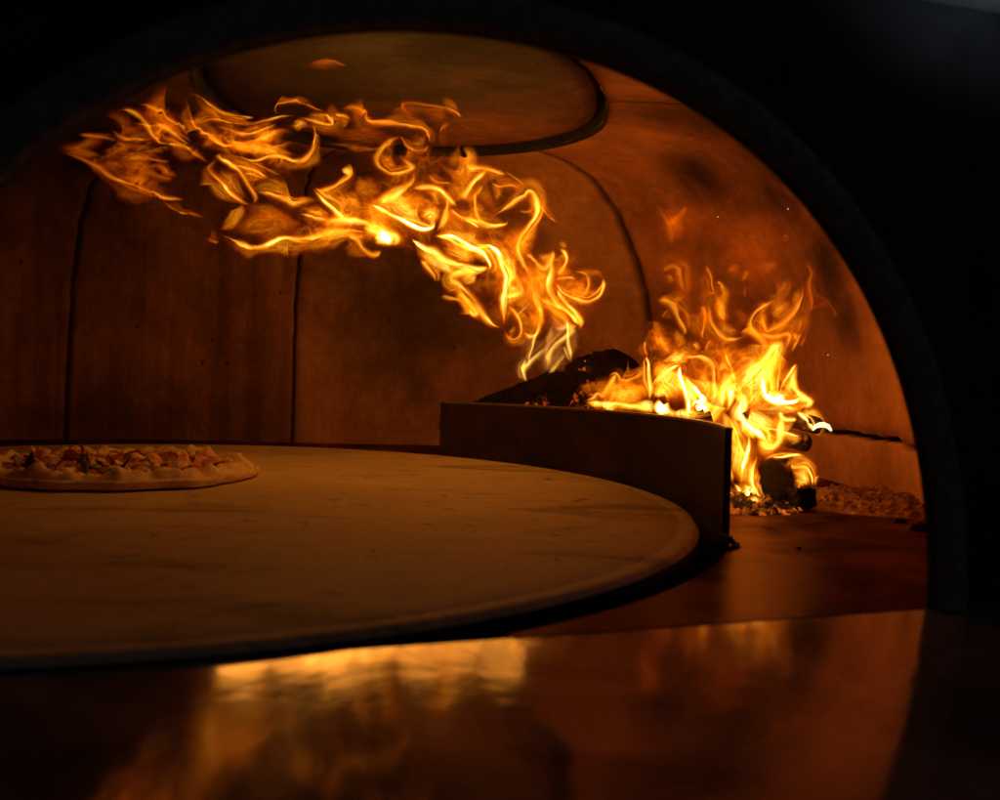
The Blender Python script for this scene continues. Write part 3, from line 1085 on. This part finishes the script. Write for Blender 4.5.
MAIN = [
 # far left wisps
 [([(55,149),(70,154),(86,160),(100,167),(112,176),(126,182),(142,188),(152,192),(160,196),(176,198),(186,200)],3.4,ORG,.75),
  ([(160,199),(168,206),(178,211),(190,214),(205,218)],2,ORG,.5),
  ([(102,160),(120,164),(140,168),(152,174),(170,178),(178,175)],9,RED,.35,1),
  ([(100,166),(118,172),(136,180),(152,188)],9,ORG,.28,1),
  ([(140,160),(152,159),(170,162)],3,ORG,.4),([(144,166),(156,168),(168,174),(178,174)],4.5,ORG,.5),
  ([(57,149),(75,148),(90,142),(108,133)],9,RED,.22,1),([(62,150),(84,153),(104,156)],6,RED,.3,1),
  ([(77,135),(92,137),(106,138),(117,140)],2,ORG,.5)],
 [([(110,127),(118,134),(130,139),(144,140),(154,137)],4,ORG,.65),
  ([(115,110),(128,111),(138,116),(146,126),(152,136),(160,142),(172,145),(186,148),(194,154),(204,160),(212,163)],3.5,ORG,.95),
  ([(134,104),(148,105),(160,110),(168,118),(178,124),(186,132),(192,142)],4.5,ORG,.6),
  ([(150,108),(160,116),(172,128),(184,140)],8,ORG,.32,1),
  ([(132,123),(146,125),(160,127),(172,134),(184,142),(192,147)],4,ORG,.65),
  ([(150,131),(164,136),(178,142)],7,ORG,.38,1),([(112,118),(124,124),(138,132)],9,RED,.22,1)],
 [([(183,92),(187,104),(192,118),(198,128),(210,137),(224,145),(240,149)],2.4,ORG,.75),
  ([(184,92),(194,94),(206,101),(218,109),(230,114),(242,116),(256,117)],2.6,ORG,.7),
  ([(170,114),(184,120),(196,123),(210,120),(224,121),(238,124),(252,125),(266,121),(282,117),(300,116)],2.8,ORG,.6),
  ([(296,116),(312,120),(328,124),(333,121),(328,116),(314,114)],3.2,ORG,.8),
  ([(306,116),(320,118),(331,121)],6,ORG,.5,1),
  ([(216,134),(234,143),(252,142),(268,136),(282,130),(296,133)],10,ORG,.6,1),
  ([(230,150),(250,149),(275,147),(294,140)],9,ORG,.55,1),
  ([(236,134),(252,134),(266,129),(280,123)],3,ORG,.7),([(200,130),(212,138),(224,145),(240,146)],3,ORG,.7),
  ([(216,126),(232,132),(248,138)],5,ORG,.5),([(290,126),(302,124),(312,128)],6,ORG,.45,1),
  ([(226,153),(240,157),(254,160),(268,156),(280,155),(294,160),(304,158),(312,148),(315,134),(312,122)],3,ORG,.85),
  ([(240,152),(262,150),(284,152),(298,156)],5,ORG,.5,1)],
 [([(214,153),(216,160),(210,169),(220,180),(230,191),(242,201),(252,204)],3.4,YEL,.75),
  ([(252,205),(254,198),(247,185),(240,174),(228,164),(217,156),(222,152)],3.4,YEL,.75),
  ([(218,168),(234,186),(249,201)],8,ORG,.5,1),
  ([(232,164),(244,168),(256,172),(270,180)],2.8,ORG,.65),([(240,173),(254,174),(270,180)],2.4,ORG,.5),
  ([(250,161),(266,168),(284,176)],2,ORG,.35)],
 [([(280,116),(275,110),(277,105),(286,103),(298,102),(308,106),(318,110),(330,111)],2,ORG,.5),
  ([(334,114),(344,115),(352,120)],3,ORG,.7),([(340,110),(352,106),(364,110),(370,120),(384,123),(400,125)],4,ORG,.45),
  ([(316,142),(340,144),(360,148),(380,148),(400,142)],3.5,RED,.3,1),([(320,132),(360,136),(400,134)],12,RED,.13,1),
  ([(362,116),(370,122),(382,123),(400,125),(414,127),(426,132),(430,144)],3,ORG,.75),
  ([(402,136),(386,142),(376,156),(378,166),(390,174),(404,173),(414,168),(406,160),(398,154)],4.2,ORG,.75),
  ([(400,134),(408,146),(420,150),(430,144)],3,ORG,.5),([(404,140),(418,144),(428,140)],7,ORG,.25,1),
  ([(380,150),(386,160),(398,166)],9,RED,.3,1),
  ([(422,122),(408,114),(401,105),(412,102),(436,106),(450,109),(460,117)],3,ORG,.28),
  ([(446,107),(454,112),(463,118)],3,ORG,.55),([(440,134),(442,126),(452,123)],4,ORG,.3),([(420,112),(436,112),(450,118)],8,RED,.16,1)],
 [([(304,67),(316,61),(330,60),(340,63),(348,66)],2.2,RED,.42),([(308,64),(322,62),(336,63)],4,RED,.22,1)],
 # lower left lobe
 [([(218,231),(230,238),(246,245),(260,246),(272,241),(284,237),(300,238),(316,236),(330,231),(344,229),(360,231),(374,235)],4.2,YEL,.95),
  ([(218,231),(230,223),(238,212),(243,202)],6,ORG,.45,1),([(226,232),(250,228),(280,222),(310,226)],15,ORG,.26,1),
  ([(240,208),(270,212),(300,218)],10,RED,.22,1),
  ([(254,193),(268,194),(280,198),(294,204),(308,202),(320,200)],4.6,YEL,.8),
  ([(312,188),(322,200),(332,209),(340,217),(349,221)],3.6,YEL,1.3),
  ([(312,189),(324,189),(334,185),(344,178),(349,173),(348,168),(344,166)],3,ORG,.8),
  ([(345,166),(349,177)],4,YEL,.7,1),
  ([(298,214),(308,216),(320,220),(330,222)],3,YEL,.6),([(304,213),(316,212),(330,212)],5,ORG,.6,1),
  ([(320,228),(332,224),(348,222),(364,224),(376,228)],6,YEL,.9),
  ([(344,232),(358,238),(364,248),(374,253),(382,250)],3,ORG,.7),([(300,236),(340,234),(380,238)],9,ORG,.5,1),
  ([(204,236),(210,240),(220,242)],3,RED,.45)],
 # bright knot under the plug
 [([(414,170),(410,182),(396,190),(384,198),(378,206)],6,YEL,.85),
  ([(368,204),(380,210),(396,218),(412,226),(424,230),(434,227),(434,214)],3.6,HOT,1.5),
  ([(418,218),(432,214),(428,227)],7,YEL,.8,1),
  ([(360,229),(372,232),(388,236),(395,240),(388,248)],7,YEL,1.2),
  ([(374,232),(386,238),(391,247)],11,HOT,1.4,1),([(362,224),(380,230),(394,234)],10,YEL,.7,1),
  ([(392,196),(404,208),(416,214)],2,ORG,.5),([(360,200),(376,212),(392,224)],14,ORG,.5,1),
  ([(352,184),(368,190),(384,196)],14,ORG,.28,1),([(398,212),(414,206),(432,206)],13,ORG,.35,1),
  ([(340,192),(352,200),(362,212)],8,ORG,.4,1)],
 [([(436,160),(448,170),(460,176),(468,160),(464,150)],9,ORG,.5,1),([(444,164),(456,160),(462,152)],8,ORG,.4,1),
  ([(468,158),(470,166),(484,167),(500,172),(508,176)],3.4,YEL,.7),
  ([(488,168),(476,178),(468,188),(460,200)],5,YEL,.75),([(504,171),(518,180),(525,188)],1.4,ORG,.6),
  ([(410,188),(428,186),(440,189),(450,198),(458,207)],3.4,YEL,.85),([(426,174),(436,182),(452,184)],3,ORG,.7),
  ([(475,190),(476,204),(480,218),(486,223)],2.4,YEL,.6),([(448,198),(446,208),(442,222),(436,233)],4,YEL,.8),
  ([(448,208),(460,218),(472,222),(488,227),(506,225),(509,219)],4,YEL,.9),([(464,219),(471,223),(479,229)],2.4,HOT,1.1),
  ([(452,176),(462,188),(470,204)],11,ORG,.35,1),([(440,214),(462,232),(490,236)],15,ORG,.35,1),([(478,192),(490,206),(500,216)],12,ORG,.18,1)],
 [([(490,181),(498,187),(512,186),(524,190)],2.4,ORG,.75),([(492,182),(497,192),(496,204)],4,ORG,.4,1),
  ([(484,222),(496,214),(510,206),(524,196),(530,192),(536,202),(536,214),(528,226),(520,236),(517,248),(520,260),(528,274),(533,288)],4,YEL,1.0),
  ([(526,196),(536,206),(530,222)],8,ORG,.4,1),([(536,202),(546,214),(558,224)],1.5,ORG,.7),
  ([(516,210),(526,212),(534,210)],3,ORG,.5,1),([(528,228),(522,240),(522,254)],8,ORG,.35,1),([(500,228),(514,240),(530,262)],14,ORG,.2,1)],
 # falling folds
 [([(411,238),(420,245),(434,251),(448,260),(464,265),(482,268),(490,266)],3.6,HOT,1.4),
  ([(432,237),(446,237),(458,241),(470,248),(480,253),(488,261),(490,268),(486,272)],3.6,HOT,1.2),
  ([(434,234),(448,237),(460,244),(472,247),(488,246),(496,250)],3,YEL,1),
  ([(474,245),(488,246),(496,253),(500,264),(505,276),(504,288),(502,300),(503,316),(504,328)],3.6,HOT,1.25),
  ([(490,268),(478,273),(466,273),(453,278),(460,284),(470,294),(479,305),(486,316),(494,324),(503,328)],3.8,YEL,1.1),
  ([(478,273),(468,278),(458,279)],5,YEL,.7,1),([(440,246),(460,254),(480,260)],9,ORG,.6,1),([(470,250),(484,256),(492,266)],7,YEL,.5,1),
  ([(420,260),(428,270),(434,277),(435,283)],3,YEL,.8),([(416,248),(430,256),(446,262)],6,ORG,.4,1),
  ([(456,290),(464,296),(474,306),(478,314),(472,315),(466,304)],3.8,ORG,.9),([(440,297),(452,299),(462,302)],3.4,ORG,.6),
  ([(466,298),(472,308)],5,ORG,.4,1)],
 [([(504,328),(508,336),(514,339),(520,334),(520,324),(514,314),(506,304)],2.5,YEL,1.0),
  ([(511,274),(518,284),(520,292),(510,295),(505,298)],3.8,YEL,1),([(508,284),(516,288),(512,294)],6,YEL,.6,1),
  ([(532,301),(520,312),(516,318)],2,PALE,.4),([(504,268),(512,272),(514,284)],6,ORG,.5,1),
  ([(522,330),(528,337),(536,336),(540,328),(542,314),(538,298)],3.8,YEL,.7),([(528,328),(536,318),(540,304)],8,ORG,.35,1),
  ([(508,330),(516,333)],6,ORG,.35,1),([(494,270),(510,280),(530,296)],16,ORG,.2,1),([(490,300),(500,314),(520,322)],14,RED,.16,1)],
 [([(553,248),(552,270),(550,288),(556,300),(566,310),(576,318),(581,325),(578,331)],4.6,YEL,1.1),
  ([(556,288),(566,302),(578,314),(583,322),(580,331)],3,YEL,1.0),([(560,300),(572,314),(580,326)],6,YEL,.4,1),
  ([(558,248),(566,252),(567,262),(562,272),(558,277)],3,YEL,.75),
  ([(555,282),(562,292),(574,299),(588,302),(600,296),(605,286),(603,276)],3.2,YEL,1.1),
  ([(556,279),(566,278),(577,279)],3,YEL,.8),([(572,270),(586,273),(590,284),(586,294),(576,298)],2.4,ORG,.7),
  ([(560,284),(574,286),(590,288)],10,ORG,.25,1),([(578,270),(598,272),(603,284)],3,RED,.35),
  ([(526,252),(536,260),(544,267),(550,258),(553,248)],4.8,ORG,.85),([(536,254),(546,258),(552,252)],8,ORG,.45,1),
  ([(558,243),(568,245)],4.5,RED,.6,1),([(540,298),(552,302),(564,310)],3.4,YEL,.6),([(534,288),(540,306),(543,327)],4,YEL,.55),
  ([(530,262),(540,284),(552,300)],13,ORG,.3,1),([(548,306),(560,318),(572,324)],10,ORG,.4,1)],
 # pale root of the flame
 [([(540,326),(536,336),(533,346),(530,356),(530,368)],1.9,PALE,.9),
  ([(552,322),(552,338),(548,348),(536,358),(528,366),(524,371),(527,381)],4.6,PALE,.75),
  ([(566,318),(567,334),(568,348),(571,363)],2.2,PALE,1.0),([(563,346),(566,354),(570,362)],1.8,PALE,.6),
  ([(552,326),(560,328),(568,324),(574,330),(566,338),(552,350),(550,362),(546,374)],4.6,PALE,.7),
  ([(527,358),(523,370),(526,382)],1.8,PALE,.7),([(538,376),(552,356),(562,336)],10,PALE,.12,1),([(548,374),(556,364),(566,352)],3,PALE,.5)],
]
FIRE = [
 [([(584,402),(598,405),(617,406),(640,409),(656,411)],4.5,YEL,1.2),([(584,401),(594,399),(597,394),(603,397),(609,390),(613,383),(618,372)],3.8,ORG,.9),
  ([(607,376),(616,374),(620,381),(631,381),(640,376),(646,368)],3.6,ORG,.8),([(606,397),(628,393),(648,386)],12,ORG,.6,1),
  ([(612,380),(612,392),(608,402)],5,ORG,.6),([(626,384),(640,390),(650,400)],9,ORG,.4,1),([(586,404),(604,406),(620,408)],5,YEL,1.0,1),
  ([(632,404),(646,406),(656,408)],5,YEL,1.0,1)],
 [([(646,355),(649,364),(650,378),(652,390),(649,402)],3.2,YEL,1.2),([(653,360),(664,372),(672,388),(674,404)],17,YEL,.85,1),
  ([(656,362),(672,360),(686,355),(696,356)],7,YEL,.8,1),([(652,388),(662,378),(672,369),(682,364)],2.4,HOT,.9),
  ([(655,398),(664,392),(676,396)],12,YEL,.9,1),([(668,370),(678,380),(676,394)],6,YEL,.6),
  ([(658,398),(660,407),(672,412)],5,HOT,1.8,1),([(680,364),(679,375),(683,390),(688,405),(686,418)],3,HOT,1.6),
  ([(682,375),(691,385),(700,396),(703,400),(694,402),(690,412)],4.2,HOT,1.9),([(697,412),(704,407),(713,412)],4.4,HOT,1.9,1),
  ([(684,384),(692,396),(692,410)],7,HOT,.9,1),([(656,410),(676,413),(700,414),(716,416)],4,YEL,1.0,1)],
 [([(682,363),(688,358),(700,358),(710,364),(713,375),(712,387),(713,396),(704,399)],4.6,ORG,1.0),([(702,370),(706,385),(700,396)],7,ORG,.8,1),
  ([(708,378),(710,392),(706,402)],4,YEL,.6)],
 [([(646,324),(655,322),(659,327),(661,333),(667,345),(671,356)],5,RED,.75),([(655,327),(656,339),(658,346)],4.4,ORG,.6),
  ([(646,340),(645,350),(649,358)],2,ORG,.5),([(656,300),(668,303),(674,312),(679,322),(683,330),(683,336)],5,ORG,.7),
  ([(668,309),(661,318)],2.2,RED,.7),([(675,326),(680,338),(682,352)],7,RED,.4,1),([(652,334),(662,346),(668,356)],9,RED,.45,1),
  ([(697,310),(704,307),(707,316),(703,330),(703,340)],3.2,RED,.9),([(691,346),(695,343),(697,348),(693,352)],4,ORG,.8,1),
  ([(706,352),(710,344),(712,340)],3,RED,.5)],
 [([(662,274),(670,268),(677,270),(678,280),(683,294),(684,303)],5.5,RED,.75),([(667,272),(673,284)],8,RED,.6,1),([(674,296),(682,302)],5,RED,.4,1)],
 [([(709,298),(710,310),(714,324),(724,336),(738,338),(750,334)],4,ORG,.85),([(706,264),(711,274),(713,288),(716,296)],3,ORG,.65),
  ([(714,282),(719,281),(727,292),(724,302),(722,310),(727,327)],4.6,ORG,.9),([(715,290),(721,308),(726,326)],7,YEL,.6,1),
  ([(716,320),(728,330),(742,334)],8,ORG,.45,1),([(734,308),(742,316),(738,330)],9,RED,.3,1),
  ([(726,274),(732,266),(738,266),(736,275)],4,RED,.6),([(741,282),(746,270)],3,RED,.6),([(744,286),(744,298)],3,RED,.3)],
 [([(778,298),(762,306),(751,318),(750,328),(758,336),(770,339)],4.6,ORG,.9),
  ([(803,279),(802,296),(794,310),(784,320),(770,330),(766,328),(764,314),(768,309)],4.6,ORG,.95),([(768,314),(780,309),(792,300)],10,ORG,.6,1),
  ([(766,294),(778,296),(788,286),(788,275)],7,RED,.45,1),([(798,286),(798,298),(790,310)],6,ORG,.5,1),
  ([(804,270),(808,266),(811,274),(808,284),(811,302),(809,314)],2.8,RED,.6),([(752,265),(764,268),(782,260)],4,RED,.28,1),
  ([(756,318),(762,308),(772,304)],6,ORG,.45,1),([(803,316),(799,333)],2,ORG,.5),
  ([(812,292),(824,298),(832,306),(838,318)],1.6,RED,.25),([(806,310),(820,306),(836,300)],2,RED,.16)],
 [([(740,331),(751,334),(760,342),(767,352)],5.6,ORG,.85),([(750,330),(763,336),(776,338),(788,336),(784,350)],4,ORG,.85),
  ([(762,342),(774,346),(784,342)],8,ORG,.6,1),([(802,333),(796,345),(791,356)],1.8,ORG,.6),([(806,335),(799,347)],1.6,RED,.6),
  ([(793,340),(799,333)],4,ORG,.7,1),([(733,361),(740,354),(751,352),(757,362)],5,RED,.5,1),([(740,360),(748,356)],4,ORG,.4,1)],
 [([(720,412),(721,393),(727,378),(733,372)],7,YEL,1.1),([(724,350),(730,363),(734,375),(737,386)],2.6,ORG,.9),
  ([(736,406),(740,387),(751,370),(764,358),(772,346),(780,344),(781,351),(774,364),(768,378),(763,390)],7,YEL,1.0),
  ([(737,394),(751,381),(763,368),(776,350)],14,YEL,.9,1),([(724,404),(732,388),(742,380)],13,YEL,.9,1),([(744,410),(754,396),(764,386)],13,YEL,.8,1),
  ([(762,370),(762,384),(765,396),(775,402),(781,403),(796,402),(801,394)],3.6,HOT,1.8),([(728,382),(731,398),(727,412)],7,HOT,1.1,1),
  ([(739,383),(743,402),(739,414),(744,422)],7,HOT,1.7,1),([(752,376),(750,392),(752,408)],4,HOT,.8),
  ([(782,356),(780,370),(778,387),(777,395)],3.2,YEL,1.1),([(772,370),(774,384),(775,394)],4,ORG,.9),([(764,392),(772,384),(774,398)],8,YEL,.5,1),
  ([(716,375),(722,367),(730,364)],6,ORG,.8,1),([(744,408),(766,408),(784,409),(804,407)],6,YEL,.9,1)],
 [([(778,394),(786,381),(793,370),(798,363)],3.2,YEL,1.1),([(799,363),(794,378),(796,388),(804,396),(812,402),(808,407),(797,406)],4.2,YEL,1.1),
  ([(784,396),(792,386),(797,376)],9,YEL,.75,1),([(790,400),(800,398),(809,403)],7,YEL,.8,1),([(776,393),(782,404)],5.5,HOT,1.9,1)],
 [([(658,202),(661,212),(668,224),(670,240),(669,252)],3.8,RED,.6),([(688,205),(683,214),(674,222),(668,227)],5,RED,.55),([(668,212),(674,226),(680,240)],9,RED,.3,1)],
 [([(779,239),(786,235),(789,241)],1.6,RED,.5),([(772,300),(764,270),(740,240),(700,230)],26,RED,.12,1),([(720,250),(760,256),(796,262)],24,RED,.10,1),([(650,215),(690,225),(740,245)],26,RED,.09,1)],  # the wide red sheets are added haze, glowing like the lit smoky wall
]
LOW = [
 [([(723,410),(724,432),(730,448),(741,460)],6,ORG,.7),([(728,413),(735,428),(742,449),(751,461)],2,YEL,.9),([(726,414),(734,436),(744,452)],10,ORG,.6,1),
  ([(732,412),(738,428),(746,444)],6,YEL,.5,1),
  ([(738,410),(744,424),(752,430),(763,438),(769,443)],5,HOT,1.5),([(742,414),(748,428),(756,440)],9,YEL,.9,1),
  ([(757,437),(763,446),(772,449),(781,440),(782,425),(781,408)],6,ORG,1.1),([(756,434),(768,444),(778,442)],10,YEL,.7,1),
  ([(766,428),(776,429),(784,432),(796,436),(804,438)],1.8,YEL,1.2),([(780,411),(785,418),(797,419)],3.6,YEL,1.1),([(796,412),(805,419),(810,425),(814,431)],3.6,HOT,1.1)],
 [([(748,431),(750,444),(746,461),(743,470),(743,480)],4,HOT,1.2),([(758,453),(752,470),(752,485),(757,500),(746,507),(742,515),(743,522)],4,YEL,1.2),
  ([(743,485),(749,491),(749,498),(742,512)],5,HOT,1.6,1),([(748,488),(750,500)],5,HOT,1.2,1),([(760,461),(770,459),(780,458),(790,456),(804,455)],1.9,YEL,1.2),
  ([(752,456),(748,474),(750,490)],9,ORG,.6,1),([(764,468),(760,485),(760,502)],4.5,RED,.8,1),([(746,506),(754,502),(760,500)],4,YEL,.9,1)],
 [([(776,461),(784,467),(793,468),(805,468),(811,476),(813,487)],3.6,YEL,1.0),([(791,469),(802,476),(811,485)],6.5,ORG,1.0,1),
  ([(815,486),(817,478),(820,475)],3,ORG,.8),([(799,483),(799,500),(800,510),(808,516),(815,519)],2.3,YEL,1.0)],
 [([(725,450),(728,470),(733,484)],6,ORG,.8),([(721,485),(728,491),(736,498)],1.9,YEL,1.0),([(733,483),(739,492),(736,507)],3.2,YEL,1.2),
  ([(730,494),(734,506),(724,519)],3.8,YEL,1.1),([(726,500),(732,510),(730,520)],6,HOT,.6,1),([(724,456),(730,464)],6,ORG,.6,1)],
]


def build_fire(name, label, sets, depth, base, gain, clouds=()):
    root = empty(name, (0, 0, 0))
    tag(root, label, 'flame')
    for grp in sets:
        T = Tongue()
        for it in grp:
            pts, w, col, g_ = it[:4]
            soft = len(it) > 4 and it[4]
            if depth is d_main:      # the tail cools
                xm = sum(p[0] for p in pts) / len(pts)
                g_ *= min(1.0, max(0.66, 0.66 + 0.34 * (xm - 130) / 150))
            if depth is d_fire:      # the higher, the cooler
                ym = sum(p[1] for p in pts) / len(pts)
                g_ *= min(1.0, max(0.55, 0.55 + 0.45 * (ym - 275) / 100))
            T.strand([(float(a), float(b_)) for a, b_ in pts], w, col, depth, soft, g_ * gain)
        T.done(root)
    # thin glowing gas that joins the folds
    rs = random.Random(len(sets))
    for cx, cy_, rx, ry in clouds:
        T = Tongue()
        for k in range(5):
            a = rs.uniform(0, 2 * PI)
            x0, y0 = cx + rs.uniform(-.3, .3) * rx, cy_ + rs.uniform(-.3, .3) * ry
            dx, dy = rs.uniform(.2, .45) * rx, rs.uniform(-.4, .4) * ry
            T.sheet([(x0 - dx, y0 - dy), (x0, y0 + rs.uniform(-.1, .1) * ry), (x0 + dx, y0 + dy)], ry * rs.uniform(.14, .26), (1.25, 0), depth, 2, 0.13, rs, 1.35)
        T.done(root)
    return root


build_fire('ceiling_flame', 'long swirling yellow flame sweeping left under the dome from behind the guard', MAIN, d_main, None, 1.3, [(115, 158, 90, 50), (235, 150, 110, 70), (330, 210, 130, 60), (440, 200, 120, 90), (500, 260, 90, 90), (548, 290, 70, 90)])
build_fire('log_flame', 'orange fire blazing above the guard over the stacked logs', FIRE, d_fire, None, 1.3, [(690, 370, 110, 80), (752, 372, 90, 90)])
build_fire('low_flame', 'bright flames licking down between the logs beside the guard end', LOW, d_low, None, 1.65)

# sparks
for x, y, d in [(788, 209, 1.2), (828, 355, 1.2), (585, 361, 1.55), (718, 217, 1.3)]:
    bm = bmesh.new()
    bmesh.ops.create_icosphere(bm, subdivisions=2, radius=0.0006)
    o = obj('spark', bm, M['white_hot'])
    o.location = at(x, y, d)
    o.scale = (1, 1, 0.8)
    tag(o, 'tiny glowing spark drifting above the fire', 'spark', 'sparks above the fire')

# ------------------------------------------------------------------ light
w = bpy.data.worlds.new("World")
bpy.context.scene.world = w
w.use_nodes = True
w.node_tree.nodes['Background'].inputs[0].default_value = (0.5, 0.6, 0.8, 1)
w.node_tree.nodes['Background'].inputs[1].default_value = 0.006


def lamp(loc, energy, col, radius):
    l = bpy.data.lights.new('flame_light', 'POINT')
    l.energy = energy
    l.color = col
    l.shadow_soft_size = radius
    o = bpy.data.objects.new('flame_light', l)
    o.location = loc
    C.objects.link(o)


# the fire's own light, spread through the body of the flames
FL = []
for px, py, D, e in [(562, 310, 1.56, .05), (540, 255, 1.53, .07), (515, 300, 1.52, .06), (505, 250, 1.5, .08), (525, 210, 1.5, .06), (480, 225, 1.48, .08), (460, 265, 1.47, .07),
                     (440, 215, 1.45, .07), (420, 240, 1.44, .08), (390, 235, 1.42, .12), (365, 215, 1.39, .08), (345, 228, 1.36, .15), (310, 234, 1.32, .15), (258, 230, 1.29, .2)]:
    lamp(at(px, py, D), e * 1.05, (1, 0.37, 0.045), 0.034)
for px, py, D, e in [(620, 395, 1.5, .04), (660, 385, 1.42, .07), (690, 390, 1.35, .07), (735, 385, 1.25, .09), (760, 370, 1.23, .08), (795, 390, 1.21, .06), (752, 440, 1.19, .05), (745, 490, 1.17, .04)]:
    lamp(at(px, py, D), e * 1.3, (1, 0.34, 0.04), 0.026)

l = bpy.data.lights.new('room_glow', 'AREA')
l.energy = 0.18
l.size = 0.6
l.color = (0.8, 0.85, 1.0)
o = bpy.data.objects.new('room_glow', l)
o.location = (1.0, -0.25, 0.95)
o.rotation_euler = (Vector((0.25, 0.7, 0.3)) - Vector(o.location)).to_track_quat('-Z', 'Y').to_euler()
C.objects.link(o)

l = bpy.data.lights.new('hood_spot', 'SPOT')  # added narrow spot that brightens only the hood lip
l.energy = 8.0
l.spot_size = math.radians(12)
l.spot_blend = 1.0
l.shadow_soft_size = 0.03
l.color = (0.7, 0.85, 1.0)
o = bpy.data.objects.new('hood_spot', l)
o.location = front(-0.55, 0.14, 0.42)
o.rotation_euler = (at(985, -10, 0.70) - Vector(o.location)).to_track_quat('-Z', 'Y').to_euler()
C.objects.link(o)

# ------------------------------------------------------------------ camera
cam = bpy.data.cameras.new('camera')
co = bpy.data.objects.new('camera', cam)
C.objects.link(co)
co.matrix_world = Matrix.Translation((0, 0, CAMZ)) @ Matrix.Rotation(PI / 2, 4, 'X') @ Matrix.Rotation(ROLL, 4, 'Z')
cam.sensor_width = 36
cam.lens = 36 * FPX / 1000
cam.shift_y = -0.0453
cam.shift_x = -0.0013
cam.clip_start = 0.01
cam.clip_end = 50
cam.dof.use_dof = True
cam.dof.focus_distance = 1.35
cam.dof.aperture_fstop = 5.6
sc = bpy.context.scene
sc.camera = co
sc.view_settings.view_transform = 'Standard'
sc.view_settings.look = 'None'
sc.view_settings.exposure = 0
sc.render.engine = 'CYCLES'
cy = sc.cycles
cy.use_denoising = True
cy.transparent_max_bounces = 64
cy.max_bounces = 6
cy.diffuse_bounces = 3
cy.sample_clamp_indirect = 4.0
cy.use_light_tree = True
cy.use_adaptive_sampling = True
cy.adaptive_threshold = 0.02
